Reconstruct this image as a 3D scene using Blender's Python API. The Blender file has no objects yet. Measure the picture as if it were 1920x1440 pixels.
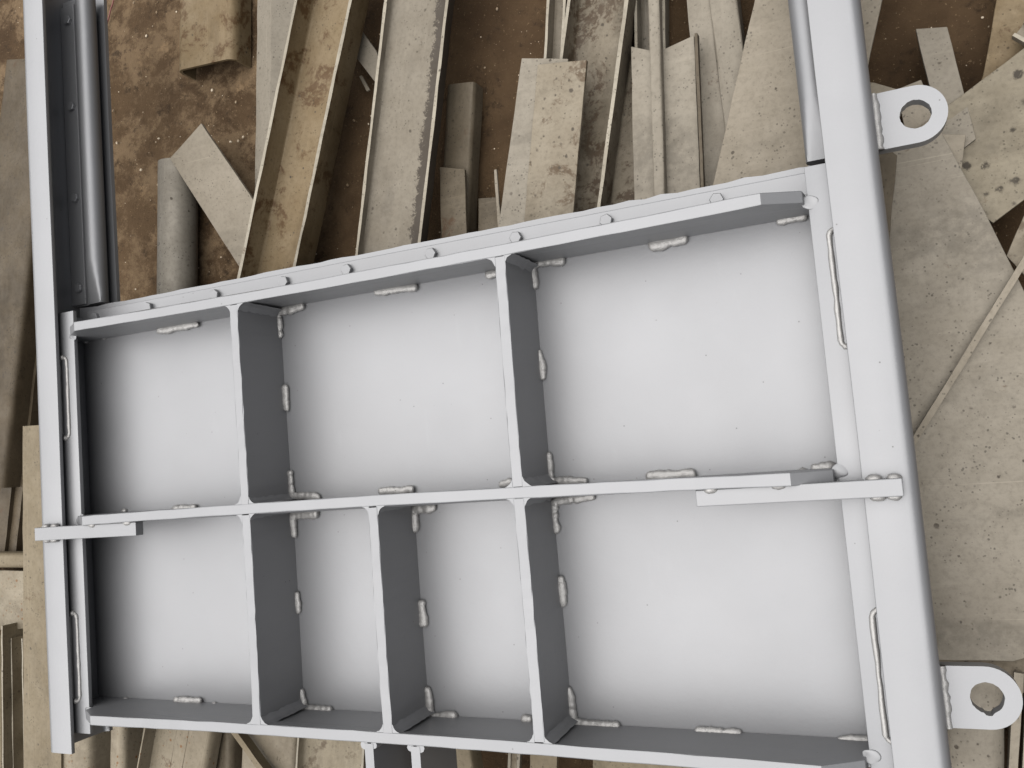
import bpy, bmesh, math, random
from mathutils import Vector, Matrix
random.seed(7)
S = bpy.context.scene
COL = S.collection

# ------------------------------------------------------------------ camera
CAM = Vector((0.60321698, 0.04393871, 1.02192963))
RCV = Matrix(((0.91300526, -0.0813409, -0.39975624),
              (-0.10694644, -0.99337188, -0.04212793),
              (-0.39367988, 0.08121553, -0.91565287)))      # world -> camera (x right, y down, z forward)
FPX = 1630.07                                               # focal length, in pixels of a 1920 px wide picture
cd = bpy.data.cameras.new('camera')
cam = bpy.data.objects.new('camera', cd); COL.objects.link(cam)
cd.sensor_width = 36.0; cd.lens = FPX / 1920 * 36.0
cd.clip_start = 0.02; cd.clip_end = 100
rot = RCV.transposed() @ Matrix(((1, 0, 0), (0, -1, 0), (0, 0, -1)))
cam.matrix_world = Matrix.Translation(CAM) @ rot.to_4x4()
S.camera = cam

# ------------------------------------------------------------------ light
SUN_EL, SUN_AZ = 79.0, 272.0 # high, soft light: bright overcast straight above
w = bpy.data.worlds.new('World'); S.world = w; w.use_nodes = True
nt = w.node_tree
sky = nt.nodes.new('ShaderNodeTexSky'); sky.sky_type = 'NISHITA'; sky.sun_disc = False
sky.sun_elevation = math.radians(SUN_EL); sky.sun_rotation = math.radians(SUN_AZ)
sky.air_density = 1.0; sky.dust_density = 4.0; sky.ozone_density = 1.0
hs = nt.nodes.new('ShaderNodeHueSaturation'); hs.inputs['Saturation'].default_value = 0.30   # overcast: hardly blue
nt.links.new(sky.outputs[0], hs.inputs['Color']); nt.links.new(hs.outputs[0], nt.nodes['Background'].inputs[0])
nt.nodes['Background'].inputs[1].default_value = 0.05
sd = bpy.data.lights.new('sun', 'SUN'); sun = bpy.data.objects.new('sun', sd); COL.objects.link(sun)
sd.energy = 5.0; sd.angle = math.radians(108.0); sd.color = (1.0, 0.985, 0.965)
a, e = math.radians(SUN_AZ), math.radians(SUN_EL)
sdir = Vector((math.sin(a) * math.cos(e), math.cos(a) * math.cos(e), math.sin(e)))
sun.rotation_euler = sdir.to_track_quat('Z', 'Y').to_euler()
sun.location = (0, 0, 5)
S.view_settings.view_transform = 'Standard'; S.view_settings.look = 'None'
S.view_settings.exposure = 0.85; S.view_settings.gamma = 1.0
S.view_settings.use_curve_mapping = False

# ------------------------------------------------------------------ helpers
def at(px, py, z):
    """point at height z that the photograph shows at pixel (px, py)"""
    d = RCV.transposed() @ Vector(((px - 960) / FPX, (py - 720) / FPX, 1.0))
    return CAM + d * ((z - CAM.z) / d.z)

def tag(o, label=None, cat=None, group=None, kind=None):
    for k, v in (('label', label), ('category', cat), ('group', group), ('kind', kind)):
        if v: o[k] = v
    return o

def link(name, bm, m, parent=None, smooth=False, ang=40):
    me = bpy.data.meshes.new(name)
    bmesh.ops.recalc_face_normals(bm, faces=bm.faces)
    bm.to_mesh(me); bm.free()
    if smooth:
        for p in me.polygons: p.use_smooth = True
        me.set_sharp_from_angle(angle=math.radians(ang))
    o = bpy.data.objects.new(name, me); COL.objects.link(o)
    me.materials.append(m)
    if parent: o.parent = parent
    return o

def rod_prism(bm, sec, L, seg=1, jit=0.0, x0=None, rng=random, endcut=None):
    """extrude a closed outline sec [(u, w)] along local X"""
    n = len(sec); rings = []
    x0 = -L / 2 if x0 is None else x0
    for i in range(seg + 1):
        x = x0 + L * i / seg; ring = []
        for (u, v) in sec:
            dx = 0
            if endcut: dx = endcut(i, seg, u, v)
            ring.append(bm.verts.new((x + dx, u + rng.uniform(-jit, jit), v + rng.uniform(-jit, jit))))
        rings.append(ring)
    for i in range(seg):
        for k in range(n):
            bm.faces.new((rings[i][k], rings[i][(k + 1) % n], rings[i + 1][(k + 1) % n], rings[i + 1][k]))
    bm.faces.new(list(reversed(rings[0]))); bm.faces.new(rings[-1])

def box(bm, x0, x1, y0, y1, z0, z1, bev=0.0012, seg=2):
    r = bmesh.ops.create_cube(bm, size=1)
    vs = r['verts']
    bmesh.ops.transform(bm, matrix=Matrix.Translation(((x0 + x1) / 2, (y0 + y1) / 2, (z0 + z1) / 2)) @
                        Matrix.Diagonal((x1 - x0, y1 - y0, z1 - z0, 1)), verts=vs)
    if bev:
        es = set(e for v in vs for e in v.link_edges)
        bmesh.ops.bevel(bm, geom=list(es), offset=bev, segments=seg, affect='EDGES', profile=0.5)

def poly_prism(bm, pts, thick, up=Vector((0, 0, 1)), bev=0.001):
    """pts: 3-D points of the upper face, counter-clockwise or not"""
    top = [bm.verts.new(p) for p in pts]
    bot = [bm.verts.new(Vector(p) - up * thick) for p in pts]
    n = len(pts)
    fs = [bm.faces.new(top), bm.faces.new(list(reversed(bot)))]
    for i in range(n):
        fs.append(bm.faces.new((top[i], bot[i], bot[(i + 1) % n], top[(i + 1) % n])))
    bmesh.ops.recalc_face_normals(bm, faces=fs)
    if bev:
        bmesh.ops.bevel(bm, geom=list(set(e for f in fs for e in f.edges)), offset=bev, segments=2, affect='EDGES', profile=0.5)

def tube(bm, pts, rad, n=10, flat=1.0, rng=random, jit=0.0, cap=True):
    """a lumpy round bead along 3-D points"""
    rings = []
    m = len(pts)
    for i, p in enumerate(pts):
        t = (pts[min(i + 1, m - 1)] - pts[max(i - 1, 0)]).normalized()
        up = Vector((0, 0, 1)) if abs(t.z) < 0.9 else Vector((1, 0, 0))
        sdv = t.cross(up).normalized(); u = sdv.cross(t)
        r = rad[i] if isinstance(rad, list) else rad
        ring = []
        for k in range(n):
            a = 2 * math.pi * k / n
            rr = r * (1 + rng.uniform(-jit, jit))
            ring.append(bm.verts.new(p + sdv * math.cos(a) * rr + u * math.sin(a) * rr * flat))
        rings.append(ring)
    for i in range(m - 1):
        for k in range(n):
            bm.faces.new((rings[i][k], rings[i][(k + 1) % n], rings[i + 1][(k + 1) % n], rings[i + 1][k]))
    if cap:
        bm.faces.new(list(reversed(rings[0]))); bm.faces.new(rings[-1])

# ------------------------------------------------------------------ materials
class N:
    def __init__(s, name):
        s.m = bpy.data.materials.new(name); s.m.use_nodes = True
        s.t = s.m.node_tree; s.b = s.t.nodes['Principled BSDF']
        tc = s.t.nodes.new('ShaderNodeTexCoord'); oi = s.t.nodes.new('ShaderNodeObjectInfo')
        mu = s.t.nodes.new('ShaderNodeMath'); mu.operation = 'MULTIPLY'; mu.inputs[1].default_value = 37.0
        va = s.t.nodes.new('ShaderNodeVectorMath'); va.operation = 'ADD'
        s.l(oi.outputs['Random'], mu.inputs[0]); s.l(tc.outputs['Object'], va.inputs[0]); s.l(mu.outputs[0], va.inputs[1])
        s.v = va.outputs[0]; s.rnd = oi.outputs['Random']
    def l(s, a, b): s.t.links.new(a, b)
    def noise(s, scale, detail=4, rough=0.55, stretch=None, dist=0.0):
        n = s.t.nodes.new('ShaderNodeTexNoise'); n.inputs['Scale'].default_value = scale
        n.inputs['Detail'].default_value = detail; n.inputs['Roughness'].default_value = rough
        n.inputs['Distortion'].default_value = dist
        v = s.v
        if stretch:
            mp = s.t.nodes.new('ShaderNodeMapping'); mp.inputs['Scale'].default_value = stretch
            s.l(v, mp.inputs[0]); v = mp.outputs[0]
        s.l(v, n.inputs['Vector']); return n.outputs['Fac']
    def voro(s, scale, stretch=None):
        n = s.t.nodes.new('ShaderNodeTexVoronoi'); n.inputs['Scale'].default_value = scale
        s.l(s.v, n.inputs['Vector']); return n
    def ramp(s, fac, p0, p1, v0=0.0, v1=1.0):
        r = s.t.nodes.new('ShaderNodeMapRange'); r.inputs[1].default_value = p0; r.inputs[2].default_value = p1
        r.inputs[3].default_value = v0; r.inputs[4].default_value = v1
        r.interpolation_type = 'SMOOTHSTEP' if (v0, v1) == (0.0, 1.0) else 'LINEAR'
        s.l(fac, r.inputs[0]); return r.outputs[0]
    def mul(s, a, b):
        n = s.t.nodes.new('ShaderNodeMath'); n.operation = 'MULTIPLY'; s.l(a, n.inputs[0])
        if isinstance(b, float): n.inputs[1].default_value = b
        else: s.l(b, n.inputs[1])
        return n.outputs[0]
    def mix(s, fac, a, b):
        n = s.t.nodes.new('ShaderNodeMix'); n.data_type = 'RGBA'
        for sock, x in ((n.inputs['Factor'], fac), (n.inputs[6], a), (n.inputs[7], b)):
            if isinstance(x, tuple): sock.default_value = (*x, 1)
            elif isinstance(x, float): sock.default_value = x
            else: s.l(x, sock)
        return n.outputs[2]
    def bump(s, h, strength, dist=0.001, prev=None):
        n = s.t.nodes.new('ShaderNodeBump'); n.inputs['Strength'].default_value = strength
        n.inputs['Distance'].default_value = dist; s.l(h, n.inputs['Height'])
        if prev is not None: s.l(prev, n.inputs['Normal'])
        return n.outputs[0]
    def out(s, col, rough, metal, nrm=None, spec=0.5):
        for nm, x in (('Base Color', col), ('Roughness', rough), ('Metallic', metal)):
            i = s.b.inputs[nm]
            if isinstance(x, tuple): i.default_value = (*x, 1)
            elif isinstance(x, float): i.default_value = x
            else: s.l(x, i)
        if nrm is not None: s.l(nrm, s.b.inputs['Normal'])
        s.b.inputs['Specular IOR Level'].default_value = spec
        return s.m

def paint_mat(name='silver_paint', rough_bump=0.0, base=(0.145, 0.145, 0.145), metal=0.46, r0=0.400, r1=0.470):
    k = N(name)
    base = (base[0], base[1] * 1.010, base[2] * 1.045)
    c = k.mix(k.ramp(k.noise(5, 3), 0.3, 0.7), tuple(x * 0.97 for x in base), tuple(min(1, x * 1.02) for x in base))
    c = k.mix(k.mul(k.ramp(k.noise(900, 2), 0.62, 0.75), 0.25), c, tuple(x * 0.7 for x in base))
    v = k.voro(38)
    c = k.mix(k.mul(k.ramp(v.outputs['Distance'], 0.045, 0.02), 0.8), c, (0.05, 0.048, 0.045))
    c = k.mix(k.mul(k.ramp(k.noise(2.6, 6, 0.6), 0.48, 0.72), 0.14), c, tuple(x * y for x, y in zip(base, (0.93, 0.90, 0.86))))   # thin dust
    c = k.mix(k.mul(k.ramp(k.noise(26, 5, 0.7, (1, 0.25, 1)), 0.60, 0.74), 0.22), c, tuple(x * 1.12 for x in base))                 # spray passes
    c = k.mix(k.mul(k.ramp(k.noise(105, 5, 0.82), 0.70, 0.75), 0.55), c, tuple(x * 0.45 for x in base))                             # small chips
    rg = k.ramp(k.noise(9, 6, 0.65), 0.3, 0.7, r0 + 0.015, r1 - 0.01)
    n = k.bump(k.noise(260, 3, 0.6), 0.09, 0.001)
    n = k.bump(k.noise(45, 2), 0.05, 0.002, n)
    if rough_bump: n = k.bump(k.noise(210, 5, 0.7), rough_bump, 0.004, n)
    return k.out(c, rg, metal, n)

ALB = 0.265
def scrap_mat(name, light, dark, rust=(0.16, 0.085, 0.04), r_amt=0.64, spots=0.05, metal=0.12, rough=0.55, spot_col=(0.05, 0.04, 0.03), spot_scale=75.0, edge_stain=None, spread=0.44):
    warm = (1.0 * ALB, 0.985 * ALB, 0.965 * ALB)
    light = tuple(x * y for x, y in zip(light, warm)); dark = tuple(x * y for x, y in zip(dark, warm)); rust = tuple(x * ALB for x in rust)
    k = N(name)
    mid = tuple(a_ * .45 + b_ * .55 for a_, b_ in zip(dark, light))
    c = k.mix(k.ramp(k.noise(13, 7, 0.62), 0.30, 0.72), tuple(a_ * .5 + b_ * .5 for a_, b_ in zip(dark, mid)), light)
    c = k.mix(k.mul(k.ramp(k.noise(160, 5, 0.7), 0.42, 0.72), 0.35), c, tuple(x * 0.6 for x in dark))
    c = k.mix(k.mul(k.ramp(k.noise(60, 3, 0.6, (0.18, 1.6, 1.6)), 0.55, 0.75), 0.25), c, tuple(min(1, x * 1.25) for x in light))
    # rusty blotches
    blot = k.mul(k.ramp(k.noise(16, 7, 0.7, dist=0.4), r_amt, r_amt + 0.08), k.ramp(k.noise(95, 4, 0.7), 0.36, 0.52))
    c = k.mix(k.mul(blot, 0.8), c, rust)
    # round specks of rust and splashes, in clusters, and finer grime specks
    v = k.voro(spot_scale)
    def vary(d, amp, sc):          # specks of many sizes and ragged outlines
        q = k.t.nodes.new('ShaderNodeMath'); q.operation = 'MULTIPLY_ADD'; q.inputs[1].default_value = amp
        k.l(k.noise(sc, 5, 0.75), q.inputs[0]); k.l(d, q.inputs[2]); return q.outputs[0]
    dv = vary(v.outputs['Distance'], 0.9, 38)
    sp = k.ramp(dv, 0.56 + spots, 0.45 + spots * 0.6)
    sp = k.mul(sp, k.ramp(k.noise(20, 3), spread, spread + 0.12))
    sp = k.mul(sp, k.ramp(k.noise(320, 2), 0.22, 0.36))
    c = k.mix(k.mul(sp, 0.95), c, tuple(x * 0.6 for x in spot_col))
    v2 = k.voro(190)
    s2 = k.mul(k.ramp(vary(v2.outputs['Distance'], 1.0, 70), 0.74, 0.58), k.ramp(k.noise(34, 4), 0.42, 0.56))
    c = k.mix(k.mul(s2, 0.8), c, tuple(x * 0.35 for x in dark))
    # soft smears of oil and mud
    sm = k.mul(k.ramp(k.noise(5.5, 5, 0.6, (0.5, 1.6, 1.6), 0.3), 0.50, 0.66), k.ramp(k.noise(60, 5, 0.7), 0.30, 0.60))
    c = k.mix(k.mul(sm, 0.55), c, tuple(x * 0.55 for x in dark))
    # scratches along the piece
    sc = k.ramp(k.noise(42, 3, 0.6, (0.06, 5.0, 5.0)), 0.66, 0.72)
    c = k.mix(k.mul(sc, 0.30), c, tuple(x * 1.5 for x in light))
    if edge_stain:
        sx = k.t.nodes.new('ShaderNodeSeparateXYZ'); tc = k.t.nodes.new('ShaderNodeTexCoord'); k.l(tc.outputs['Object'], sx.inputs[0])
        ad = k.t.nodes.new('ShaderNodeMath'); ad.operation = 'MULTIPLY_ADD'; ad.inputs[1].default_value = 0.05; k.l(k.noise(120, 7, 0.85), ad.inputs[0]); k.l(sx.outputs['Y'], ad.inputs[2])
        c = k.mix(k.mul(k.ramp(ad.outputs[0], edge_stain, edge_stain + 0.003), 0.9), c, (0.012, 0.008, 0.006))
    # object to object tone
    c = k.mix(k.ramp(k.rnd, 0.0, 1.0, 0.0, 0.22), c, dark)
    rg = k.ramp(k.noise(40, 5), 0.3, 0.7, rough - 0.1, rough + 0.14)
    n = k.bump(k.noise(140, 6, 0.7), 0.16, 0.001)
    n = k.bump(k.noise(9, 2), 0.12, 0.01, n)
    return k.out(c, rg, metal, n, 0.15)

PAINT = paint_mat()
WELD = paint_mat('painted_weld', 0.28, (0.205, 0.198, 0.186), 0.38, 0.33, 0.44)
RUBBER = paint_mat('painted_seal', 0.0, (0.15, 0.15, 0.15), 0.6, 0.46, 0.54)
GREY = scrap_mat('dusty_grey_steel', (0.52, 0.468, 0.385), (0.425, 0.378, 0.305), spots=0.03)
BEIGE = scrap_mat('dusty_beige_steel', (0.53, 0.465, 0.36), (0.40, 0.335, 0.245), rust=(0.13, 0.07, 0.03), r_amt=0.535, spots=0.08)
PALE = scrap_mat('pale_steel', (0.55, 0.485, 0.39), (0.44, 0.385, 0.30), r_amt=0.70, spots=0.02)
YELLOW = scrap_mat('rust_washed_steel', (0.44, 0.34, 0.21), (0.32, 0.225, 0.115), rust=(0.14, 0.066, 0.022), r_amt=0.50, spots=0.03)
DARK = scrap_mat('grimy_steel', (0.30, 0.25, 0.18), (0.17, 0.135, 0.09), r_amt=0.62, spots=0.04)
PIPE = scrap_mat('dull_galvanised_pipe', (0.52, 0.48, 0.41), (0.36, 0.325, 0.27), spots=0.06, metal=0.25)
SPOT = scrap_mat('spotted_steel', (0.50, 0.44, 0.33), (0.36, 0.31, 0.23), r_amt=0.60, spots=0.16, spot_col=(0.022, 0.017, 0.012), spot_scale=46.0, spread=0.36)
STAIN = scrap_mat('stained_steel', (0.44, 0.38, 0.29), (0.30, 0.25, 0.18), rust=(0.10, 0.052, 0.022), r_amt=0.48, spots=0.08)

BROWN = scrap_mat('brown_dusty_steel', (0.215, 0.168, 0.11), (0.115, 0.087, 0.054), spots=0.05)
FRECKSTAIN = scrap_mat('pale_stained_steel', (0.56, 0.49, 0.37), (0.45, 0.38, 0.27), rust=(0.10, 0.055, 0.025), r_amt=0.54, spots=0.10)
TAN = scrap_mat('tan_dusty_steel', (0.44, 0.365, 0.25), (0.33, 0.265, 0.17), spots=0.04)
FRECKLE = scrap_mat('rust_freckled_steel', (0.56, 0.49, 0.37), (0.43, 0.36, 0.26), spots=0.10, spot_col=(0.16, 0.07, 0.02), spot_scale=90.0)
STAIN_EDGE = scrap_mat('grey_steel_rusty_edge', (0.46, 0.41, 0.33), (0.34, 0.295, 0.23), spots=0.08, edge_stain=0.052)
EDGE = scrap_mat('bare_steel_edge', (0.74, 0.68, 0.56), (0.52, 0.46, 0.36), r_amt=0.62)
def ground_mat():
    k = N('brown_dirt')
    c = k.mix(k.ramp(k.noise(3.2, 7, 0.65), 0.36, 0.64), (0.0317, 0.0190, 0.0098), (0.0634, 0.0403, 0.0216))
    sx = k.t.nodes.new('ShaderNodeSeparateXYZ'); tc = k.t.nodes.new('ShaderNodeTexCoord'); k.l(tc.outputs['Object'], sx.inputs[0])
    zone = k.ramp(sx.outputs['X'], -0.10, -0.38)                  # dried pale mud on one side of the yard
    pat = k.mul(k.ramp(k.noise(12, 10, 0.78, dist=0.15), 0.45, 0.60), zone)
    c = k.mix(k.mul(pat, 0.75), c, (0.1196, 0.0829, 0.0490))
    c = k.mix(k.mul(k.mul(k.ramp(k.noise(6, 8, 0.72, dist=0.2), 0.58, 0.66), zone), 0.7), c, (0.1708, 0.1165, 0.0666))
    c = k.mix(k.mul(k.ramp(k.noise(38, 7, 0.78), 0.54, 0.66), 0.8), c, (0.0207, 0.0134, 0.0078))
    c = k.mix(k.mul(k.ramp(k.noise(260, 3), 0.64, 0.72), 0.6), c, (0.1586, 0.1120, 0.0637))
    n = k.bump(k.noise(150, 9, 0.85), 0.9, 0.004)
    n = k.bump(k.noise(14, 5), 0.5, 0.012, n)
    return k.out(c, 0.9, 0.0, n, 0.1)
GROUND = ground_mat()

# ------------------------------------------------------------------ ground
GZ = -0.175
bm = bmesh.new()
G = 90
vs = [[None] * (G + 1) for _ in range(G + 1)]
for i in range(G + 1):
    for j in range(G + 1):
        x = -1.8 + 4.4 * i / G; y = -1.8 + 4.0 * j / G
        if i in (0, G): x += (-4 if i == 0 else 4)
        if j in (0, G): y += (-4 if j == 0 else 4)
        vs[i][j] = bm.verts.new((x, y, GZ + random.uniform(-0.003, 0.003) + 0.004 * math.sin(x * 9) * math.cos(y * 7)))
for i in range(G):
    for j in range(G):
        bm.faces.new((vs[i][j], vs[i + 1][j], vs[i + 1][j + 1], vs[i][j + 1]))
g = link('ground', bm, GROUND, smooth=True, ang=80); tag(g, kind='structure')

# ------------------------------------------------------------------ sluice gate
gate = bpy.data.objects.new('sluice_gate', None); COL.objects.link(gate)
gate.location = (0, 0, 0)
tag(gate, 'silver painted steel sluice gate of welded ribs in its guide frame lying on scrap', 'sluice gate')
H = 0.092; T = 0.0068
YT, YM, YB = 0.2855, 0.0, -0.2885

# skin plate with slightly ragged cut along the top
bm = bmesh.new()
pts = [Vector((-0.598, -0.292, 0)), Vector((0.598, -0.292, 0)), Vector((0.598, 0.3395, 0))]
nx = 60
for i in range(1, nx):
    x = 0.598 - 1.196 * i / nx
    pts.append(Vector((x, 0.3405 + random.uniform(-0.0008, 0.0008) + (random.uniform(-0.002, 0.0016) if x > 0.33 else 0), 0)))
pts.append(Vector((-0.598, 0.3425, 0)))
poly_prism(bm, pts, 0.008, bev=0)
skin = link('skin_plate', bm, PAINT, gate)

# top seal clamp bar with bolts
bm = bmesh.new(); box(bm, -0.575, 0.598, YT + T + 0.0005, 0.3325, 0.0003, 0.006, 0.001)
clamp = link('clamp_bar', bm, PAINT, gate)
def bolt(loc, parent, r=0.0085, h=0.0065):
    bm = bmesh.new()
    rr = random.uniform(0, 1)
    def ring(rad, z, n, ph=0): return [(loc[0] + rad * math.cos(2 * math.pi * k / n + ph), loc[1] + rad * math.sin(2 * math.pi * k / n + ph), loc[2] + z) for k in range(n)]
    rs = [ring(r, 0.0002, 6, rr), ring(r, h * 0.86, 6, rr), ring(r * 0.9, h, 6, rr)]
    vv = [[bm.verts.new(p) for p in q] for q in rs]
    for i in range(2):
        for k in range(6): bm.faces.new((vv[i][k], vv[i][(k + 1) % 6], vv[i + 1][(k + 1) % 6], vv[i + 1][k]))
    bm.faces.new(vv[-1])
    return link('bolt', bm, PAINT, parent, True, 25)
for x in (-0.555, -0.439, -0.305, -0.1765, -0.068, 0.066, 0.19, 0.311, 0.4455):
    bolt((x, 0.3195, 0.006), clamp)

def rib_h(name, y, skew=0.0, bow=0.0, b0=0.0):
    bm = bmesh.new()
    prof = [(-0.588, 0.0004), (0.588, 0.0004), (0.588, 0.0485), (0.5445, 0.0485), (0.5430, 0.0655), (0.5425, 0.0665), (0.503, H)]
    n = 40
    for i in range(1, n): prof.append((0.503 - 1.006 * i / n, H + random.uniform(-0.0003, 0.0003)))
    prof += [(-0.503, H), (-0.5425, 0.0665), (-0.5430, 0.0655), (-0.5445, 0.0485), (-0.588, 0.0485)]
    A = [bm.verts.new((x, y - T, z)) for x, z in prof]; B = [bm.verts.new((x, y + T, z)) for x, z in prof]
    fs = [bm.faces.new(A), bm.faces.new(list(reversed(B)))]
    k = len(prof)
    for i in range(k): fs.append(bm.faces.new((A[i], B[i], B[(i + 1) % k], A[(i + 1) % k])))
    for v in bm.verts:
        if v.co.z > 0.08: v.co.y += random.uniform(-.0004, .0004)
    for v in bm.verts: v.co.y += skew * v.co.x + bow * v.co.x ** 2 + b0
    es = [e for e in set(e for f in fs[:2] for e in f.edges)]
    bmesh.ops.recalc_face_normals(bm, faces=bm.faces)
    bmesh.ops.bevel(bm, geom=es, offset=0.0011, segments=2, affect='EDGES', profile=0.5)
    return link(name, bm, PAINT, gate)
ribs = [rib_h('horizontal_rib', *a_) for a_ in ((YT, 0.0, 0.016, 0.0), (YM, -0.003, -0.014, 0.0012), (YB, -0.006, -0.016, 0.001))]   # hand-welded, not quite square

def rib_v(x, y0, y1):
    bm = bmesh.new()
    b = 0.0011; z1 = H - 0.0006
    sec = [(-T, 0.0004), (-T, z1 - b), (-T + b * .3, z1 - b * .3), (-T + b, z1), (T - b, z1), (T - b * .3, z1 - b * .3), (T, z1 - b), (T, 0.0004)]
    rows = []
    for i in range(25):
        y = y0 + (y1 - y0) * i / 24; w = 0.0007 * math.sin(y * 11 + x * 20)
        rows.append([bm.verts.new((x + u + w + (random.uniform(-.00035, .00035) if v > 0.05 else 0), y, v + (random.uniform(-.0003, .0003) if v > 0.05 else 0))) for u, v in sec])
    for i in range(24):
        for k in range(8): bm.faces.new((rows[i][k], rows[i][(k + 1) % 8], rows[i + 1][(k + 1) % 8], rows[i + 1][k]))
    bm.faces.new(list(reversed(rows[0]))); bm.faces.new(rows[-1])
    return link('vertical_rib', bm, PAINT, gate)
XV = (-0.2, 0.2, 0.0005)
for x in XV[:2]: rib_v(x, YM + T + 0.0003, YT - T - 0.0003)
vr = [rib_v(x, YB + T + 0.0003, YM - T - 0.0003) for x in XV]

# lifting plates below the bottom rib
for x in (-0.0285, 0.0375):
    bm = bmesh.new()
    pr = [(YB - T - 0.0004, H - 0.001), (YB - 0.115, H - 0.001)]
    for i in range(9):
        a = math.pi / 2 - math.pi * i / 8
        pr.append((YB - 0.115 - 0.046 * math.cos(a), 0.046 + 0.045 * math.sin(a)))
    pr += [(YB - T - 0.0004, 0.001)]
    A = [bm.verts.new((x - 0.0062, y, z)) for y, z in pr]; B = [bm.verts.new((x + 0.0062, y, z)) for y, z in pr]
    bm.faces.new(A); bm.faces.new(list(reversed(B)))
    for i in range(len(pr)): bm.faces.new((A[i], B[i], B[(i + 1) % len(pr)], A[(i + 1) % len(pr)]))
    bmesh.ops.remove_doubles(bm, verts=bm.verts, dist=1e-6)
    lp = link('lifting_plate', bm, PAINT, gate, True)
    for s in (-1, 1):
        b2 = bmesh.new()
        p = Vector((x + s * 0.0068, YB - T - 0.002, 0))
        tube(b2, [p + Vector((0, 0, z)) for z in [0.002 + 0.0885 * i / 14 for i in range(15)]],
             [0.0052 * (1 + random.uniform(-.12, .12)) for _ in range(15)], 8, jit=0.05)
        link('weld_bead', b2, PAINT, lp, True, 70)

# end beams: angle with its upper flange at mid height
for s in (-1, 1):
    bm = bmesh.new()
    r = 0.006
    sec = [(0.547, 0.0495), (0.547, 0.0562), (0.611, 0.0562), (0.611, 0.0495), (0.600, 0.0495), (0.600, 0.0006), (0.592, 0.0006), (0.592, 0.0495)]
    rows = []
    for y in (-0.3215, 0.3245):
        rows.append([bm.verts.new((s * x, y, z)) for x, z in sec])
    fs = []
    for i in range(len(sec)):
        j = (i + 1) % len(sec); fs.append(bm.faces.new((rows[0][i], rows[0][j], rows[1][j], rows[1][i])))
    fs += [bm.faces.new(list(reversed(rows[0]))), bm.faces.new(rows[1])]
    bmesh.ops.recalc_face_normals(bm, faces=bm.faces)
    es = [e for f in fs[-2:] for e in f.edges] + [e for e in bm.edges if all(abs(abs(v.co.x) - 0.547) < 1e-5 for v in e.verts) and abs(e.verts[0].co.y - e.verts[1].co.y) > .1]
    bmesh.ops.bevel(bm, geom=list(set(es)), offset=0.001, segments=2, affect='EDGES', profile=0.5)
    eb = link('end_beam', bm, PAINT, gate, True)
    # elongated slot welds on its flange
    for (ya, yb) in ((0.135, 0.245), (-0.265, -0.15)):
        bm = bmesh.new(); xc = s * 0.5725; rr = 0.0082; P = []
        n = 16
        for i in range(n + 1):
            a = math.pi * i / n; P.append(Vector((xc + rr * math.cos(a), yb + rr * math.sin(a), 0.0565)))
        for i in range(1, 10): P.append(Vector((xc - rr + random.uniform(-.0004, .0004), yb + (ya - yb) * i / 10, 0.0565)))
        for i in range(n + 1):
            a = math.pi + math.pi * i / n; P.append(Vector((xc + rr * math.cos(a), ya + rr * math.sin(a), 0.0565)))
        for i in range(1, 10): P.append(Vector((xc + rr + random.uniform(-.0004, .0004), ya + (yb - ya) * i / 10, 0.0565)))
        P.append(P[0].copy())
        tube(bm, P, [0.0029 * (1 + random.uniform(-.2, .2)) for _ in P], 8, cap=False)
        for y in (ya - rr, yb + rr):
            bmesh.ops.create_icosphere(bm, subdivisions=2, radius=0.0045, matrix=Matrix.Translation((xc + s * 0.001, y, 0.0565)))
        link('slot_weld', bm, WELD, eb, True, 70)

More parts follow.
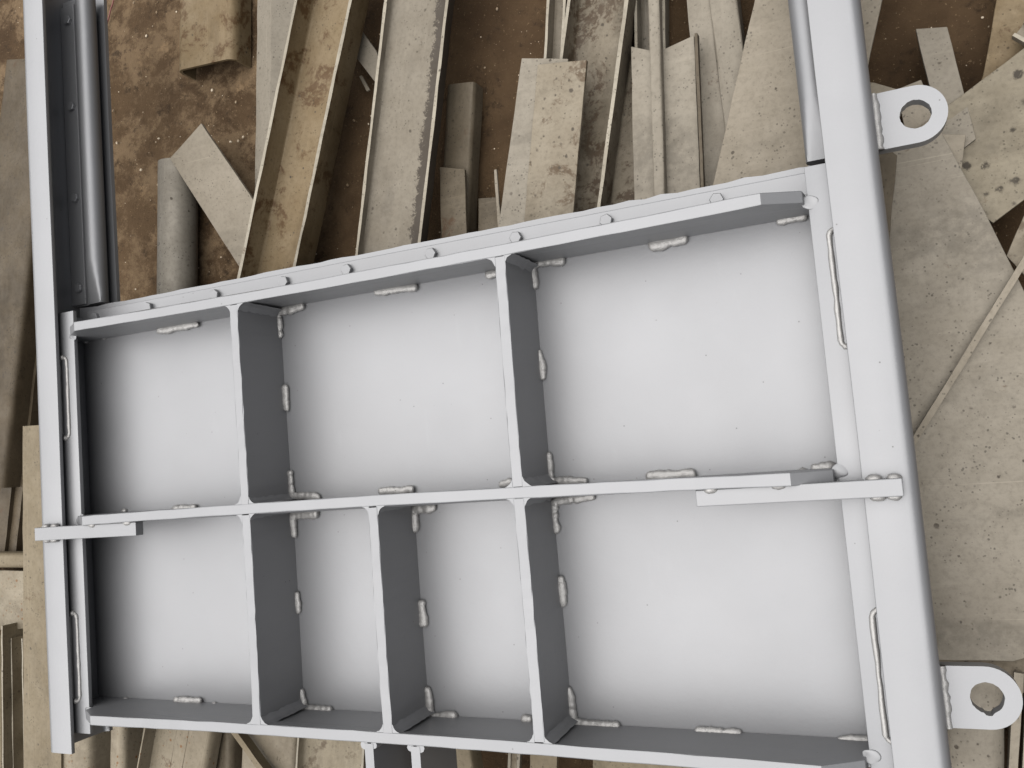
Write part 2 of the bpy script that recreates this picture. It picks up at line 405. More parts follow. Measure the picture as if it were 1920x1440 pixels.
# guide rails
rails = {}
def arc(cx, cz, r, a0, a1, n=7): return [(cx + r * math.cos(math.radians(a0 + (a1 - a0) * i / n)), cz + r * math.sin(math.radians(a0 + (a1 - a0) * i / n))) for i in range(n + 1)]
YR0, YR1 = -0.347, 0.905
for s in (-1, 1):
    bm = bmesh.new(); R = 0.013; t = 0.0065
    sec = [(0.5695, 0.0715 - t), (0.5695, 0.0715)] + arc(0.6215 - R, 0.0715 - R, R, 90, 0) + arc(0.6215 - R, -0.037 + R, R, 0, -90) + \
          [(0.5475, -0.037), (0.5475, -0.037 + t), (0.6215 - R, -0.037 + t)] + arc(0.6215 - R, -0.037 + R, R - t, -90, 0, 4) + arc(0.6215 - R, 0.0715 - R, R - t, 0, 90, 4)
    rows = []
    for i in range(31):
        y = YR0 + (YR1 - YR0) * i / 30
        wv = 0.0006 * math.sin(y * 9 + s)
        rows.append([bm.verts.new((s * (max(x, 0.6070) if (y < -0.24 and z < -0.02) else x) + wv, y, z)) for x, z in sec])   # lower flange is cut back at the end
    n = len(sec)
    for i in range(30):
        for k in range(n): bm.faces.new((rows[i][k], rows[i][(k + 1) % n], rows[i + 1][(k + 1) % n], rows[i + 1][k]))
    bm.faces.new(list(reversed(rows[0]))); bm.faces.new(rows[-1])
    bmesh.ops.recalc_face_normals(bm, faces=bm.faces)
    es = [e for e in bm.edges if all(abs(abs(v.co.x) - 0.5695) < 0.0008 for v in e.verts) and abs(e.verts[0].co.z - e.verts[1].co.z) < 1e-5 and abs(e.verts[0].co.y - e.verts[1].co.y) > 0.01]
    bmesh.ops.bevel(bm, geom=es, offset=0.0012, segments=2, affect='EDGES', profile=0.5)
    rails[s] = link('guide_rail', bm, PAINT, gate, True)
    # seal strip: flat tail with bolts and a round bulb
    bm = bmesh.new()
    cx, cz, r = 0.5622, -0.006, 0.016
    y0, y1 = 0.3455, 0.872
    sec = [(0.612, -0.010), (0.612, -0.0035), (cx + r * 0.95, -0.0035)] + arc(cx, cz, r, 15, 345, 22) + [(cx + r * 0.95, -0.010)]
    rows = []
    for i in range(23):
        f = i / 22
        y = y0 + 0.05 * f * 10 / 10 if False else y0 + (y1 - y0) * f
        rows.append((y, 1.0))
    rr = []
    ys = [y0, y0 + 0.012, y0 + 0.03, y0 + 0.05, y0 + 0.07] + [y0 + 0.09 + (y1 - y0 - 0.09) * i / 12 for i in range(13)]
    for i, y in enumerate(ys):
        ring = []
        flat = max(0.0, 1 - (y - y0) / 0.07)           # the end of the bulb is pressed flat and cut
        for (x, z) in sec:
            if z > cz: z = min(z, cz + r * (1 - 0.55 * flat)) if x < cx + r * 0.9 else z
            ring.append(bm.verts.new((s * x, y, z)))
        rr.append(ring)
    n = len(sec)
    for i in range(len(rr) - 1):
        for k in range(n): bm.faces.new((rr[i][k], rr[i][(k + 1) % n], rr[i + 1][(k + 1) % n], rr[i + 1][k]))
    bm.faces.new(list(reversed(rr[0]))); bm.faces.new(rr[-1])
    seal = link('bulb_seal', bm, RUBBER, gate, True, 50)
    bm = bmesh.new(); box(bm, min(s * 0.583, s * 0.6145), max(s * 0.583, s * 0.6145), 0.3475, 0.862, -0.0033, 0.0008, 0.0008)
    cs = link('seal_clamp', bm, PAINT, gate)
    for y in (0.8345, 0.684, 0.527, 0.375): bolt((s * 0.594, y, 0.0008), cs, 0.0078, 0.006)

# tie bars welded across leaf and rails
for (x0, x1, y0, y1) in ((-0.612, -0.4035, -0.0272, -0.0075), (0.4035, 0.607, -0.0272, -0.0095)):
    bm = bmesh.new(); box(bm, x0, x1, y0, y1, 0.0722, 0.0865, 0.001)
    tb = link('tie_bar', bm, PAINT, gate)
    s = 1 if x0 > 0 else -1
    bl = [(s * 0.581, y1), (s * 0.600, y1), (s * 0.583, y0), (s * 0.598, y0), (s * 0.42, y1), (s * 0.49, y1)]
    for i, (x, y) in enumerate(bl):
        bm = bmesh.new()
        bmesh.ops.create_icosphere(bm, subdivisions=2, radius=0.0062, matrix=Matrix.Translation((x, y, 0.0755 if i < 4 else 0.085)) @ Matrix.Diagonal((1.25, 0.8, 0.9, 1)))
        for v in bm.verts: v.co += Vector((random.uniform(-1, 1), random.uniform(-1, 1), random.uniform(-1, 1))) * 0.0006
        link('weld_dot', bm, WELD, tb, True, 70)

# lifting lugs on the right rail
def lug(yc, notch=False):
    bm = bmesh.new()
    hw, cx, ro, ri, z1, z0 = 0.0305, 0.6605, 0.0305, 0.0152, 0.037, 0.021
    n = 20
    outer = [(0.6218, yc - hw)] + [(cx + ro * math.sin(math.pi * i / n), yc - ro * math.cos(math.pi * i / n)) for i in range(n + 1)] + [(0.6218, yc + hw)]
    m = 40; inner = []
    for i in range(m):
        a = 2 * math.pi * i / m
        r = ri * (1 + random.uniform(-.02, .02))
        if notch and 4.55 < a < 4.95: r *= 1.14
        inner.append((cx + r * math.cos(a), yc + r * math.sin(a)))
    O = [bm.verts.new((x, y, z1)) for x, y in outer]; I = [bm.verts.new((x, y, z1)) for x, y in inner]
    eo = [bm.edges.new((O[i], O[(i + 1) % len(O)])) for i in range(len(O))]
    ei = [bm.edges.new((I[i], I[(i + 1) % m])) for i in range(m)]
    bmesh.ops.triangle_fill(bm, edges=eo + ei, use_beauty=True)
    r = bmesh.ops.extrude_face_region(bm, geom=list(bm.faces))
    bmesh.ops.translate(bm, verts=[v for v in r['geom'] if isinstance(v, bmesh.types.BMVert)], vec=(0, 0, z0 - z1))
    lg = link('lifting_lug', bm, PAINT, rails[1], True, 35)
    bm = bmesh.new()
    P = [Vector((0.6228, yc - hw + 2 * hw * i / 14, z1)) for i in range(15)]
    tube(bm, P, [0.0045 * (1 + random.uniform(-.25, .25)) for _ in P], 8, jit=0.08)
    link('weld_bead', bm, WELD, rails[1], True, 70)
lug(0.3625); lug(-0.2320, True)

# weld beads on the skin plate, where the photograph shows them
def bead(pxs, r=0.0064, z=0.0035):
    P3 = [at(x, y, z) for x, y in pxs]
    pts = []
    for a_, b_ in zip(P3[:-1], P3[1:]):
        n = max(4, int((b_ - a_).length / 0.0022))
        for i in range(n): pts.append(a_.lerp(b_, i / n))
    pts.append(P3[-1])
    m = len(pts); rad = []
    ph, p2, fr = random.uniform(0, 6), random.uniform(0, 6), random.uniform(0.9, 1.7)
    r *= random.uniform(0.82, 1.12); wob = 0.0; fat = 1.0
    for i, p in enumerate(pts):
        wob = wob * 0.7 + random.uniform(-1, 1) * 0.0006; fat = fat * 0.75 + 0.25 + random.uniform(-1, 1) * 0.10
        t = (pts[min(i + 1, m - 1)] - pts[max(i - 1, 0)]).normalized()
        p += Vector((-t.y, t.x, 0)) * wob + Vector((0, 0, random.uniform(-1, 1) * 0.0004))
        e_ = min(1, (min(i, m - 1 - i) + 0.35) / 1.8)
        rad.append(r * (0.55 + 0.45 * e_) * fat * (1 + 0.04 * math.sin(i * fr + ph) + 0.10 * math.sin(i * 0.37 + p2)))
    bm = bmesh.new(); tube(bm, pts, rad, 14, 0.62, jit=0.06)
    link('weld_bead', bm, WELD, skin, True, 80)
def blob(x, y, r=0.005):
    bm = bmesh.new(); c = at(x, y, 0.002)
    bmesh.ops.create_icosphere(bm, subdivisions=2, radius=r, matrix=Matrix.Translation(c) @ Matrix.Diagonal((1.2, 0.9, 0.9, 1)))
    for v in bm.verts: v.co += Vector((random.uniform(-1, 1), random.uniform(-1, 1), random.uniform(-1, 1))) * r * 0.12
    link('weld_dot', bm, WELD, skin, True, 80)
BEADS = [
 [(295, 616), (372, 603)], [(520, 632), (516, 590), (518, 583), (565, 572)], [(527, 722), (530, 770)],
 [(539, 884), (541, 932), (595, 933)], [(710, 925), (776, 920)], [(936, 911), (962, 907)], [(702, 545), (782, 533)], [(911, 513), (934, 509)],
 [(997, 540), (991, 500), (995, 494), (1054, 486)], [(1005, 656), (1012, 712)], [(1022, 846), (1027, 898), (1034, 906), (1096, 903)],
 [(1212, 897), (1305, 892)], [(1521, 882), (1568, 879)], [(1216, 458), (1289, 443)], [(1456, 411), (1514, 400)],
 [(324, 952), (368, 948)], [(326, 1316), (378, 1319)],
 [(546, 1006), (542, 970), (548, 964), (592, 960)], [(549, 1110), (553, 1151)], [(558, 1290), (564, 1329), (572, 1333), (618, 1334)],
 [(771, 996), (769, 958), (776, 952), (812, 948)], [(783, 1125), (788, 1175)], [(796, 1286), (800, 1340), (806, 1345), (853, 1347)],
 [(978, 1353), (998, 1353)],
 [(1038, 998), (1033, 944), (1040, 937), (1110, 932)], [(1043, 1080), (1050, 1138)], [(1060, 1286), (1068, 1354), (1076, 1360), (1158, 1366)],
 [(1303, 1374), (1391, 1379)], [(1571, 1391), (1634, 1394)]]
def off(b):
    if len(b) == 2:
        v = abs(b[1][1] - b[0][1]) > abs(b[1][0] - b[0][0])
        if v: return [(x + 6, y) for x, y in b]
        low = (b[0][1] > 1300) or (870 < b[0][1] < 952)
        return [(x, y + (-3 if low else 4)) for x, y in b]
    return [(x + 5, y + (-2 if y > 1300 or 870 < y < 934 else 2)) for x, y in b]
for b_ in BEADS: bead(off(b_))
for (x, y, r) in [(196, 633, .004), (150, 655, .005), (161, 641, .004), (150, 770, .005), (154, 800, .004), (233, 958, .0045), (158, 930, .005), (236, 1311, .004),
                  (402, 1320, .0035), (165, 1015, .004), (166, 1140, .005), (172, 1275, .005), (178, 1305, .005), (895, 1351, .0042), (1440, 1383, .005), (1505, 884, .005)]:
    blob(x, y, r)
# upright fillet welds in the rib corners, with a hollow face
def bow(k, x):
    sk, bw, b0 = ((0.0, 0.016, 0.0), (-0.003, -0.014, 0.0012), (-0.006, -0.016, 0.001))[k]
    return sk * x + bw * x * x + b0
def fillet(x, y, sx, sy, par):
    bm = bmesh.new(); n = 16; rows = []
    x -= sx * 0.0012; y -= sy * 0.0012
    for i in range(n):
        z = 0.002 + (H - 0.0030) * i / (n - 1)
        L = 0.0115 * (1 + random.uniform(-.10, .10)) * (1.12 if i == n - 1 else 1)
        ring = [(0, 0), (L, 0)]
        for k in range(1, 6):
            a = math.pi / 2 * k / 6; q = random.uniform(-.0003, .0003)
            ring.append((L - (L * .9) * math.sin(a) + q, L - (L * .9) * math.cos(a) + q))
        ring.append((0, L))
        rows.append([bm.verts.new((x + sx * u, y + sy * v, z)) for u, v in ring])
    m = 8
    for i in range(n - 1):
        for k in range(m): bm.faces.new((rows[i][k], rows[i][(k + 1) % m], rows[i + 1][(k + 1) % m], rows[i + 1][k]))
    bm.faces.new(list(reversed(rows[0]))); bm.faces.new(rows[-1])
    link('fillet_weld', bm, PAINT, par, True, 50)
for x in XV[:2]:
    for sx in (-1, 1):
        fillet(x + sx * T, YT - T + bow(0, x), sx, -1, ribs[0]); fillet(x + sx * T, YM + T + bow(1, x), sx, 1, ribs[1])
for x in XV:
    for sx in (-1, 1):
        fillet(x + sx * T, YM - T + bow(1, x), sx, -1, ribs[1]); fillet(x + sx * T, YB + T + bow(2, x), sx, 1, ribs[2])
for i, y in enumerate((YT, YM, YB)):
    for s in (-1, 1):
        bm = bmesh.new()
        bmesh.ops.create_icosphere(bm, subdivisions=3, radius=0.0070, matrix=Matrix.Translation((s * 0.5485, y, 0.0560)) @ Matrix.Diagonal((1.25, 1.1, 0.16, 1)))
        for v in bm.verts:
            q = v.co * 260 + Vector((i * 3.1, s, 0)); v.co += Vector((math.sin(q.y + 1), math.sin(q.x * 1.3), math.sin(q.x + q.y) * .6)) * 0.0009
        link('weld_dot', bm, PAINT, ribs[i], True, 80)

# ------------------------------------------------------------------ scrap
def sec_u(W, Hh, t, r=0.004):
    return [(-W/2, 0), (-W/2, -Hh + r), (-W/2 + r * .3, -Hh + r * .3), (-W/2 + r, -Hh), (W/2 - r, -Hh), (W/2 - r * .3, -Hh + r * .3), (W/2, -Hh + r), (W/2, 0),
            (W/2 - t, 0), (W/2 - t, -Hh + t + r), (W/2 - t - r * .4, -Hh + t + r * .4), (W/2 - t - r, -Hh + t), (-W/2 + t + r, -Hh + t), (-W/2 + t + r * .4, -Hh + t + r * .4), (-W/2 + t, -Hh + t + r), (-W/2 + t, 0)]
def sec_n(W, Hh, t, r=0.008):
    o = [(-W/2, -Hh)] + [(-x, z) for x, z in arc(W/2 - r, -r, r, 0, 90, 5)] + arc(W/2 - r, -r, r, 90, 0, 5) + [(W/2, -Hh), (W/2 - t, -Hh), (W/2 - t, -t - r * .5), (W/2 - t - r * .5, -t), (-W/2 + t + r * .5, -t), (-W/2 + t, -t - r * .5), (-W/2 + t, -Hh)]
    return o
def sec_l(W, Hh, t):       # angle: flat leg and a standing leg on the right
    return [(-W/2, 0), (W/2 - t, 0), (W/2 - t, Hh - t), (W/2, Hh - t), (W/2, -t), (-W/2, -t)]
def sec_roof(W, Hh, t):    # angle lying ridge up
    return [(-W/2, -Hh), (0, 0), (W/2, -Hh), (W/2 - t, -Hh), (0, -t * 1.4), (-W/2 + t, -Hh)]
def sec_flat(W, t): return [(-W/2, 0), (W/2, 0), (W/2, -t), (-W/2, -t)]
def sec_tube(W, Hh, r=0.003):
    return arc(W/2 - r, -r, r, 0, 90, 3) + [(-x, z) for x, z in reversed(arc(W/2 - r, -r, r, 0, 90, 3))] + [(-W/2, -Hh), (W/2, -Hh)]
def sec_round(r, n=28): return [(r * math.cos(2 * math.pi * k / n), -r + r * math.sin(2 * math.pi * k / n)) for k in range(n)]

def frame_obj(o, A, B, roll=0.0):
    ax = (B - A).normalized()
    side = Vector((0, 0, 1)).cross(ax).normalized(); up = ax.cross(side)
    m = Matrix((ax, side, up)).transposed().to_4x4()
    o.matrix_world = Matrix.Translation((A + B) / 2) @ m @ Matrix.Rotation(math.radians(roll), 4, 'X')

def bar(name, label, cat, mat, quad, z, sec, roll=0.0, jit=0.0005, group=None, Wm=None, cut=None, smooth=True):
    """quad: pixels aL, aR, bR, bL of the piece's upper outline; z: heights of its two ends; sec(W) gives the cross-section"""
    za, zb = z if isinstance(z, tuple) else (z, z)
    aL, aR, bR, bL = at(*quad[0], za), at(*quad[1], za), at(*quad[2], zb), at(*quad[3], zb)
    A, B = (aL + aR) / 2, (bL + bR) / 2
    ax = (B - A).normalized(); side = Vector((0, 0, 1)).cross(ax).normalized()
    W = Wm or (abs((aL - aR).dot(side)) + abs((bL - bR).dot(side))) / 2
    L = (B - A).length
    bm = bmesh.new()
    ca = [random.uniform(-0.002, 0.002) for _ in range(4)]
    def ec(i, seg, u, v):
        if cut and i in (0, seg):
            return u / W * 2 * (cut[0] if i == 0 else cut[1])
        return 0
    rod_prism(bm, sec(W), L, max(4, int(L / 0.03)), jit, endcut=ec)
    top = [f for f in bm.faces if sec.__code__.co_names[:1] == ('sec_u',) and all(abs(v.co.z) < 0.0016 for v in f.verts)]
    for f in top: f.material_index = 1
    o = link(name, bm, mat, None, smooth, 35)
    if top: o.data.materials.append(EDGE)
    frame_obj(o, A, B, roll)
    return tag(o, label, cat, group)

def plate(name, label, cat, mat, pxs, z, t=0.005, group=None):
    """flat cut plate: outline in pixels, z one height or one per corner"""
    zs = z if isinstance(z, (list, tuple)) else [z] * len(pxs)
    P = [at(x, y, zz) for (x, y), zz in zip(pxs, zs)]
    c = sum(P, Vector()) / len(P)
    bm = bmesh.new()
    Q = []
    for i in range(len(P)):                              # slightly wavy flame-cut edges
        a_, b_ = P[i], P[(i + 1) % len(P)]
        n = max(1, int((b_ - a_).length / 0.025))
        for k in range(n):
            q = a_.lerp(b_, k / n)
            if k: q += Vector((random.uniform(-1, 1), random.uniform(-1, 1), 0)) * 0.0005
            Q.append(q - c)
    poly_prism(bm, Q, t, bev=0.0007)
    o = link(name, bm, mat, None, False)
    o.location = c
    return tag(o, label, cat, group)

GB = 'scrap steel pieces lying under and around the gate'
CH, PL, FB, AN = 'scrap channel', 'steel plate', 'flat bar', 'angle bar'
# --- above the gate, left to right
bar('scrap_channel', 'short upturned channel with rounded edges and arched open end at the top left', CH, YELLOW,
    [(330, -150), (440, -150), (436, 120), (330, 122)], -0.125, lambda W: sec_n(W, 0.045, 0.005, 0.016), group=GB)
bar('steel_pipe', 'dull grey pipe lying beside the left rail, its scratched end pointing to the top', 'pipe', PIPE,
    [(263, 297), (352, 297), (350, 640), (260, 640)], -0.105, lambda W: sec_round(W / 2), group=GB, Wm=0.068, jit=0.0003)
plate('flat_bar', 'pale flat bar lying diagonally between grey pipe and yellowish channel', FB, PALE,
    [(318, 297), (377, 231), (560, 500), (490, 565)], [-0.104, -0.104, -0.134, -0.134], 0.006, group=GB)
bar('angle_bar', 'grey angle lying ridge up behind the yellowish channel', AN, GREY,
    [(474, -120), (548, -120), (536, 600), (468, 600)], -0.13, lambda W: sec_roof(W, 0.018, 0.005), roll=-6, group=GB)
bar('scrap_channel', 'wide open channel stained yellow brown with dark left inner wall', CH, YELLOW,
    [(582, -130), (684, -130), (540, 580), (430, 580)], -0.070, lambda W: sec_u(W, 0.045, 0.0052), group=GB)
bar('scrap_channel', 'wide shallow grey channel with dark speckles and rusty edge along right flange', CH, STAIN_EDGE,
    [(736, -140), (858, -140), (776, 580), (652, 580)], -0.075, lambda W: sec_u(W, 0.020, 0.0048), roll=2, group=GB)
plate('flat_bar', 'dull grey flat bar poking out low between the two wide open channels', FB, GREY,
    [(672, 50), (705, 95), (740, 190), (700, 150), (655, 92)], -0.135, 0.005, group=GB)
plate('steel_shard', 'tiny bright offcut on dirt between the two wide open channels', 'offcut', PALE,
    [(673, 143), (678, 141), (693, 168), (687, 171)], -0.15, 0.004, group=GB)
bar('scrap_channel', 'short dark upturned channel with black smudge, right of speckled grey channel', CH, DARK,
    [(836, 154), (890, 158), (874, 460), (822, 460)], -0.13, lambda W: sec_n(W, 0.03, 0.004, 0.007), group=GB)
plate('steel_plate', 'small sooty plate resting on the end of short dark channel', PL, DARK,
    [(824, 313), (871, 317), (876, 470), (828, 474)], -0.112, 0.006, group=GB)
plate('steel_plate', 'small brownish square offcut low on the dirt beside thin standing strip', PL, DARK,
    [(897, 372), (934, 369), (940, 450), (896, 455)], -0.135, 0.005, group=GB)
plate('steel_sliver', 'thin bright sliver of steel leaning beside the overlapped pale plates', 'offcut', PALE,
    [(926, 318), (931, 317), (941, 440), (934, 440)], [-0.12, -0.12, -0.09, -0.09], 0.004, group=GB)
plate('steel_plate', 'grey plate half hidden under the stained beige plate', PL, GREY,
    [(978, 109), (1065, 110), (1030, 470), (927, 480)], -0.085, 0.005, group=GB)
plate('steel_plate', 'pale beige plate with brown rust blotches on top of grey plate', PL, BEIGE,
    [(1008, 121), (1100, 112), (1068, 470), (976, 485)], -0.078, 0.006, group=GB)
bar('scrap_channel', 'narrow pale channel on edge beside rust freckled open channel, cut off by photo top', CH, PALE,
    [(1034, -140), (1068, -140), (1050, 200), (1014, 200)], -0.125, lambda W: sec_u(W, 0.03, 0.004), group=GB)
bar('scrap_channel', 'long open channel freckled with rust beside the stained beige plate', CH, STAIN,
    [(1080, -130), (1196, -130), (1110, 500), (998, 500)], -0.092, lambda W: sec_u(W, 0.042, 0.005), group=GB)
plate('steel_plate', 'dark stained strip low between rust freckled channel and notched plate', PL, STAIN,
    [(1172, 90), (1200, 90), (1216, 470), (1105, 470)], -0.14, 0.005, group=GB)
bar('angle_bar', 'thin upright angle with light edge standing behind the notched plate', AN, GREY,
    [(1188, -140), (1246, -140), (1248, 230), (1192, 230)], -0.125, lambda W: sec_u(W, 0.03, 0.0035), group=GB)
plate('steel_plate', 'grey plate with slanted notched end, a square tube lying on it', PL, GREY,
    [(1183, 87), (1218, 94), (1243, 93), (1301, 66), (1318, 470), (1191, 470)], -0.105, 0.006, group=GB)
bar('flat_bar', 'thin steel strip on edge along the right side of notched plate', FB, DARK,
    [(1302, 62), (1307, 62), (1325, 470), (1319, 470)], -0.094, lambda W: sec_flat(W, 0.012), group=GB, jit=0.0003)
bar('square_tube', 'narrow square tube lying lengthwise along the notched grey plate', 'square tube', GREY,
    [(1209, -140), (1233, -140), (1248, 470), (1229, 470)], -0.09, lambda W: sec_tube(W, 0.0148), group=GB, jit=0.0002)
bar('flat_bar', 'long grey flat bar with rusty right edge, left of big tapering plate', FB, GREY,
    [(1276, -140), (1322, -140), (1384, 470), (1330, 470)], -0.125, lambda W: sec_flat(W, 0.005), group=GB)
bar('scrap_channel', 'long upturned grey channel tucked under left edge of big tapering plate', CH, GREY,
    [(1312, -140), (1364, -140), (1442, 470), (1386, 470)], -0.118, lambda W: sec_n(W, 0.04, 0.004, 0.003), group=GB)
plate('steel_plate', 'big pale tapering plate emerging on both sides of the upper right rail', PL, PALE,
    [(1446, -140), (1685, -150), (1590, 300), (1560, 470), (1290, 480), (1338, 342)], -0.088, 0.006, group=GB)
# --- right of the gate
plate('flat_bar', 'grey flat bar pointing up from behind the upper lifting lug', FB, GREY,
    [(1717, 54), (1776, 50), (1830, 260), (1776, 300)], [-0.13, -0.13, -0.105, -0.105], 0.008, group=GB)
plate('steel_plate', 'brownish plate corner peeking from the rail just above the upper lug', PL, BEIGE,
    [(1610, 150), (1640, 155), (1682, 167), (1690, 280), (1610, 280)], -0.125, 0.005, group=GB)
plate('steel_plate', 'pale plate corner pointing up behind the upper lug', PL, PALE,
    [(1680, 168), (1727, 149), (1760, 230), (1700, 260)], -0.118, 0.005, group=GB)
plate('steel_plate', 'tan plate standing in the top right corner above the spotted plate', PL, YELLOW,
    [(1880, -60), (1990, -60), (1960, 130), (1800, 260), (1843, 142)], -0.135, 0.006, group=GB)
bar('scrap_channel', 'pale channel end in the top right corner of the photo', CH, PALE,
    [(1901, 66), (1922, 36), (2000, 76), (1976, 112)], -0.105, lambda W: sec_u(W, 0.015, 0.004), group=GB)
plate('steel_plate', 'large beige plate covered with black rust spots', PL, SPOT,
    [(1960, 60), (1700, 255), (1740, 330), (1862, 418), (1960, 345)], -0.112, 0.006, group=GB)
plate('steel_plate', 'small triangular pale offcut between spotted plate and large grey plate', PL, PALE,
    [(1765, 251), (1811, 252), (1803, 318), (1780, 330)], -0.098, 0.005, group=GB)
plate('steel_plate', 'largest grey beige plate filling the right side beneath the right rail', PL, GREY,
    [(1560, 250), (1765, 247), (1848, 400), (1990, 690), (1990, 1215), (1900, 1240), (1640, 1236)], -0.092, 0.006, group=GB)
plate('flat_bar', 'short dark brown flat bar tucked along the right rail below the upper lug', FB, DARK,
    [(1600, 300), (1672, 284), (1682, 291), (1664, 480), (1600, 480)], -0.075, 0.005, group=GB)
bar('steel_strip', 'thin light strip lying diagonally across the largest right plate', FB, PALE,
    [(1952, 428), (1962, 434), (1700, 862), (1690, 854)], -0.080, lambda W: sec_flat(W, 0.009), roll=0, group=GB, jit=0.0003)
plate('steel_plate', 'pale plate edge entering from the right below the spotted plate', PL, BEIGE,
    [(1887, 480), (1922, 400), (1990, 330), (1990, 560), (1925, 520)], -0.105, 0.005, group=GB)
plate('steel_plate', 'narrow plate edge showing just above the lower lifting lug', PL, DARK,
    [(1740, 1225), (1890, 1230), (1990, 1245), (1990, 1300), (1740, 1300)], -0.102, 0.006, group=GB)
bar('scrap_channel', 'rounded light grey channel running down from the lower lifting lug', CH, GREY,
    [(1770, 1270), (1890, 1270), (1885, 1580), (1770, 1580)], -0.085, lambda W: sec_n(W, 0.045, 0.004, 0.022), group=GB)
bar('flat_bar', 'thin light bar on edge right of the lower lifting lug', FB, PALE,
    [(1902, 1262), (1918, 1262), (1903, 1580), (1884, 1580)], -0.095, lambda W: sec_flat(W, 0.02), group=GB)
bar('angle_bar', 'dusty angle at the bottom right corner beside thin light bar', AN, BEIGE,
    [(1930, 1240), (1990, 1240), (1975, 1580), (1907, 1580)], -0.10, lambda W: sec_u(W, 0.03, 0.004), group=GB)
# --- left of the gate
bar('scrap_channel', 'wide brown dusty channel slanting down the left edge outside the left rail', CH, BROWN,
    [(10, 106), (95, 114), (6, 905), (-86, 905)], -0.100, lambda W: sec_n(W, 0.04, 0.004, 0.012), group=GB)
bar('flat_bar', 'narrow brown bar close along the slanting brown channel, left of a black seam', FB, BROWN,
    [(56, 430), (76, 430), (6, 1060), (-16, 1060)], -0.130, lambda W: sec_flat(W, 0.02), group=GB)
bar('flat_bar', 'narrow brown bar next to the left rail, right of a black seam', FB, BROWN,
    [(79, 430), (97, 430), (27, 1060), (9, 1060)], -0.138, lambda W: sec_flat(W, 0.02), group=GB)
bar('flat_bar', 'long tan flat bar running down beside the lower left rail', FB, TAN,
    [(43, 797), (110, 797), (116, 1560), (44, 1560)], -0.070, lambda W: sec_flat(W, 0.009), group=GB)
bar('scrap_channel', 'short crosswise channel end at the left edge of the photo', CH, TAN,
    [(-90, 1036), (-90, 1066), (60, 1064), (60, 1038)], -0.105, lambda W: sec_n(W, 0.03, 0.004, 0.008), group=GB)
plate('steel_plate', 'pale plate with orange rust freckles at the left edge', PL, FRECKLE,
    [(-90, 1068), (60, 1071), (60, 1178), (-90, 1186)], -0.115, 0.006, group=GB)
bar('scrap_channel', 'deep open channel with a narrow channel lying in it, lower left corner', CH, TAN,
    [(2, 1178), (58, 1172), (62, 1560), (6, 1560)], -0.085, lambda W: sec_u(W, 0.05, 0.003), group=GB)
bar('scrap_channel', 'narrow channel lying inside a deeper one in the lower left corner', CH, TAN,
    [(20, 1198), (42, 1196), (48, 1560), (26, 1560)], -0.098, lambda W: sec_u(W, 0.028, 0.0025), group=GB)
bar('scrap_channel', 'tan channel at the very lower left edge of the photo', CH, TAN,
    [(-70, 1190), (0, 1188), (4, 1560), (-66, 1560)], -0.09, lambda W: sec_n(W, 0.04, 0.004, 0.006), group=GB)
# --- below the gate, left to right
def sec_trough(W):       # one upright flange, a floor with two seams, a rounded far edge
    h, t, r = 0.026, 0.0035, 0.013
    a, b = -W / 2, W / 2
    def seam(x): return [(x - .0006, -h), (x - .0005, -h - .0022), (x + .0005, -h - .0022), (x + .0006, -h)]
    top = [(a, 0), (a + t, 0), (a + t, -h)] + seam(a + W * .40) + seam(a + W * .62)
    top += [(b - r + r * math.sin(math.radians(q)), -h - r + r * math.cos(math.radians(q))) for q in range(0, 91, 15)] + [(b, -h - .03)]
    return list(reversed(top + [(b - t, -h - .03), (b - t, -h - r), (b - r, -h - t - .002), (a, -h - t - .002)]))
bar('scrap_channel', 'pale rust dotted upturned channel directly below the left rail end', CH, FRECKLE,
    [(99, 1330), (167, 1330), (164, 1580), (95, 1580)], -0.075, lambda W: sec_n(W, 0.06, 0.004, 0.016), group=GB)
bar('scrap_channel', 'narrow tan upturned channel below the left cell of the gate', CH, FRECKLE,
    [(203, 1310), (233, 1310), (229, 1580), (200, 1580)], -0.080, lambda W: sec_n(W, 0.06, 0.004, 0.011), group=GB)
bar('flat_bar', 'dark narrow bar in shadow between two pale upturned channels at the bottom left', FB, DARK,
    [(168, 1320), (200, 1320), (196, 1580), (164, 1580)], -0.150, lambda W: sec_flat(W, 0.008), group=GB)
bar('scrap_channel', 'open channel with bright left flange and two seams below the left cell', CH, FRECKLE,
    [(284, 1300), (385, 1300), (338, 1590), (226, 1590)], -0.070, sec_trough, group=GB)
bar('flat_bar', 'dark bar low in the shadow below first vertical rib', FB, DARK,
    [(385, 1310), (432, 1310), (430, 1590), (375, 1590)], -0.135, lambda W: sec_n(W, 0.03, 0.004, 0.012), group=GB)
bar('steel_strip', 'narrow tan strip lying diagonally over dark gap below first vertical rib', FB, TAN,
    [(386, 1310), (397, 1310), (582, 1560), (568, 1560)], -0.075, lambda W: sec_flat(W, 0.016), group=GB)
bar('scrap_channel', 'pale upturned channel with rust freckles left of heavily stained channel', CH, BEIGE,
    [(452, 1300), (557, 1300), (548, 1590), (440, 1590)], -0.098, lambda W: sec_n(W, 0.03, 0.004, 0.014), group=GB)
bar('scrap_channel', 'pale open channel heavily stained with dark rust, left of the lifting plates', CH, FRECKSTAIN,
    [(562, 1300), (690, 1300), (672, 1590), (544, 1590)], -0.085, lambda W: sec_u(W, 0.02, 0.004), group=GB)
bar('flat_bar', 'narrow bright bar seen between the two lifting plates', FB, PALE,
    [(752, 1320), (776, 1320), (786, 1590), (760, 1590)], -0.08, lambda W: sec_flat(W, 0.012), group=GB)
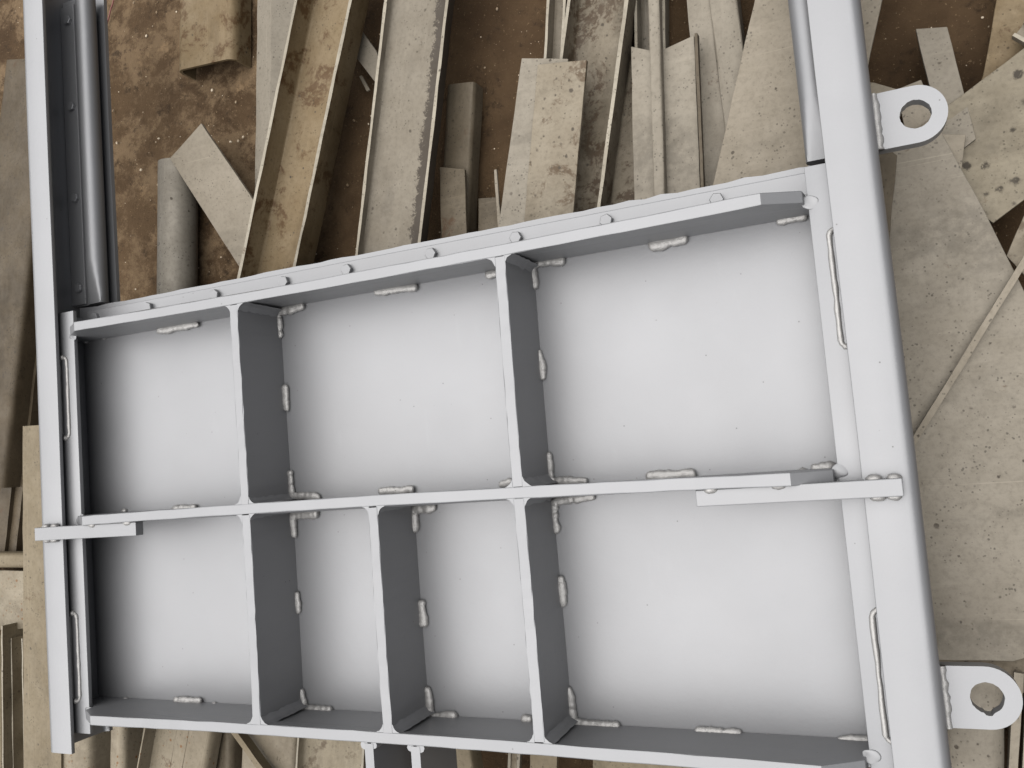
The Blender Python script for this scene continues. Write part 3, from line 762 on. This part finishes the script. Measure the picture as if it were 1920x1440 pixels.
bar('scrap_channel', 'tan upturned channel just right of the lifting plates', CH, TAN,
    [(834, 1320), (868, 1320), (912, 1590), (878, 1590)], -0.085, lambda W: sec_n(W, 0.03, 0.004, 0.006), group=GB)
bar('scrap_channel', 'pale grooved channel below second vertical rib', CH, FRECKLE,
    [(956, 1320), (978, 1320), (968, 1590), (946, 1590)], -0.08, lambda W: sec_u(W, 0.012, 0.004), group=GB)
bar('flat_bar', 'tan flat bar right of pale grooved channel at the bottom', FB, TAN,
    [(996, 1320), (1046, 1320), (1040, 1590), (990, 1590)], -0.085, lambda W: sec_flat(W, 0.006), group=GB)
bar('flat_bar', 'beige flat bar furthest right along the bottom edge under the bottom rib', FB, TAN,
    [(1112, 1330), (1300, 1330), (1300, 1590), (1112, 1590)], -0.12, lambda W: sec_flat(W, 0.006), group=GB)

# wire lying on the dirt
bm = bmesh.new()
P = [at(196 + 22 * i / 12 + random.uniform(-.6, .6), 62 - 80 * i / 12, GZ + 0.006) for i in range(13)]
tube(bm, P, 0.0013, 6)
wmat = N('dark_red_wire').out((0.09, 0.02, 0.015), 0.6, 0.0)
wr = link('wire', bm, wmat, None, True); tag(wr, 'thin dark red wire on the dirt beside the upper left rail', 'wire')

# loose grit on the dirt
bm = bmesh.new()
for i in range(1900):
    x, y = random.uniform(-0.95, 1.25), random.uniform(-0.1, 1.05)
    r = random.choice((0.0006, 0.0008, 0.0008, 0.001, 0.001, 0.0013, 0.0018, 0.0030))
    mtx = Matrix.Translation((x, y, GZ + 0.0055)) @ Matrix.Rotation(random.uniform(0, 6), 4, 'Z') @ Matrix.Diagonal((1, random.uniform(.5, 1), 0.7, 1))
    bmesh.ops.create_icosphere(bm, subdivisions=1, radius=r, matrix=mtx)
k = N('grit_stone'); gm = k.out(k.mix(k.ramp(k.noise(30, 2), 0.4, 0.6), (0.13, 0.09, 0.05), (0.38, 0.32, 0.24)), 0.85, 0.0)
gr = link('grit', bm, gm); tag(gr, 'loose pale grit scattered on the brown dirt', 'grit', kind='stuff')
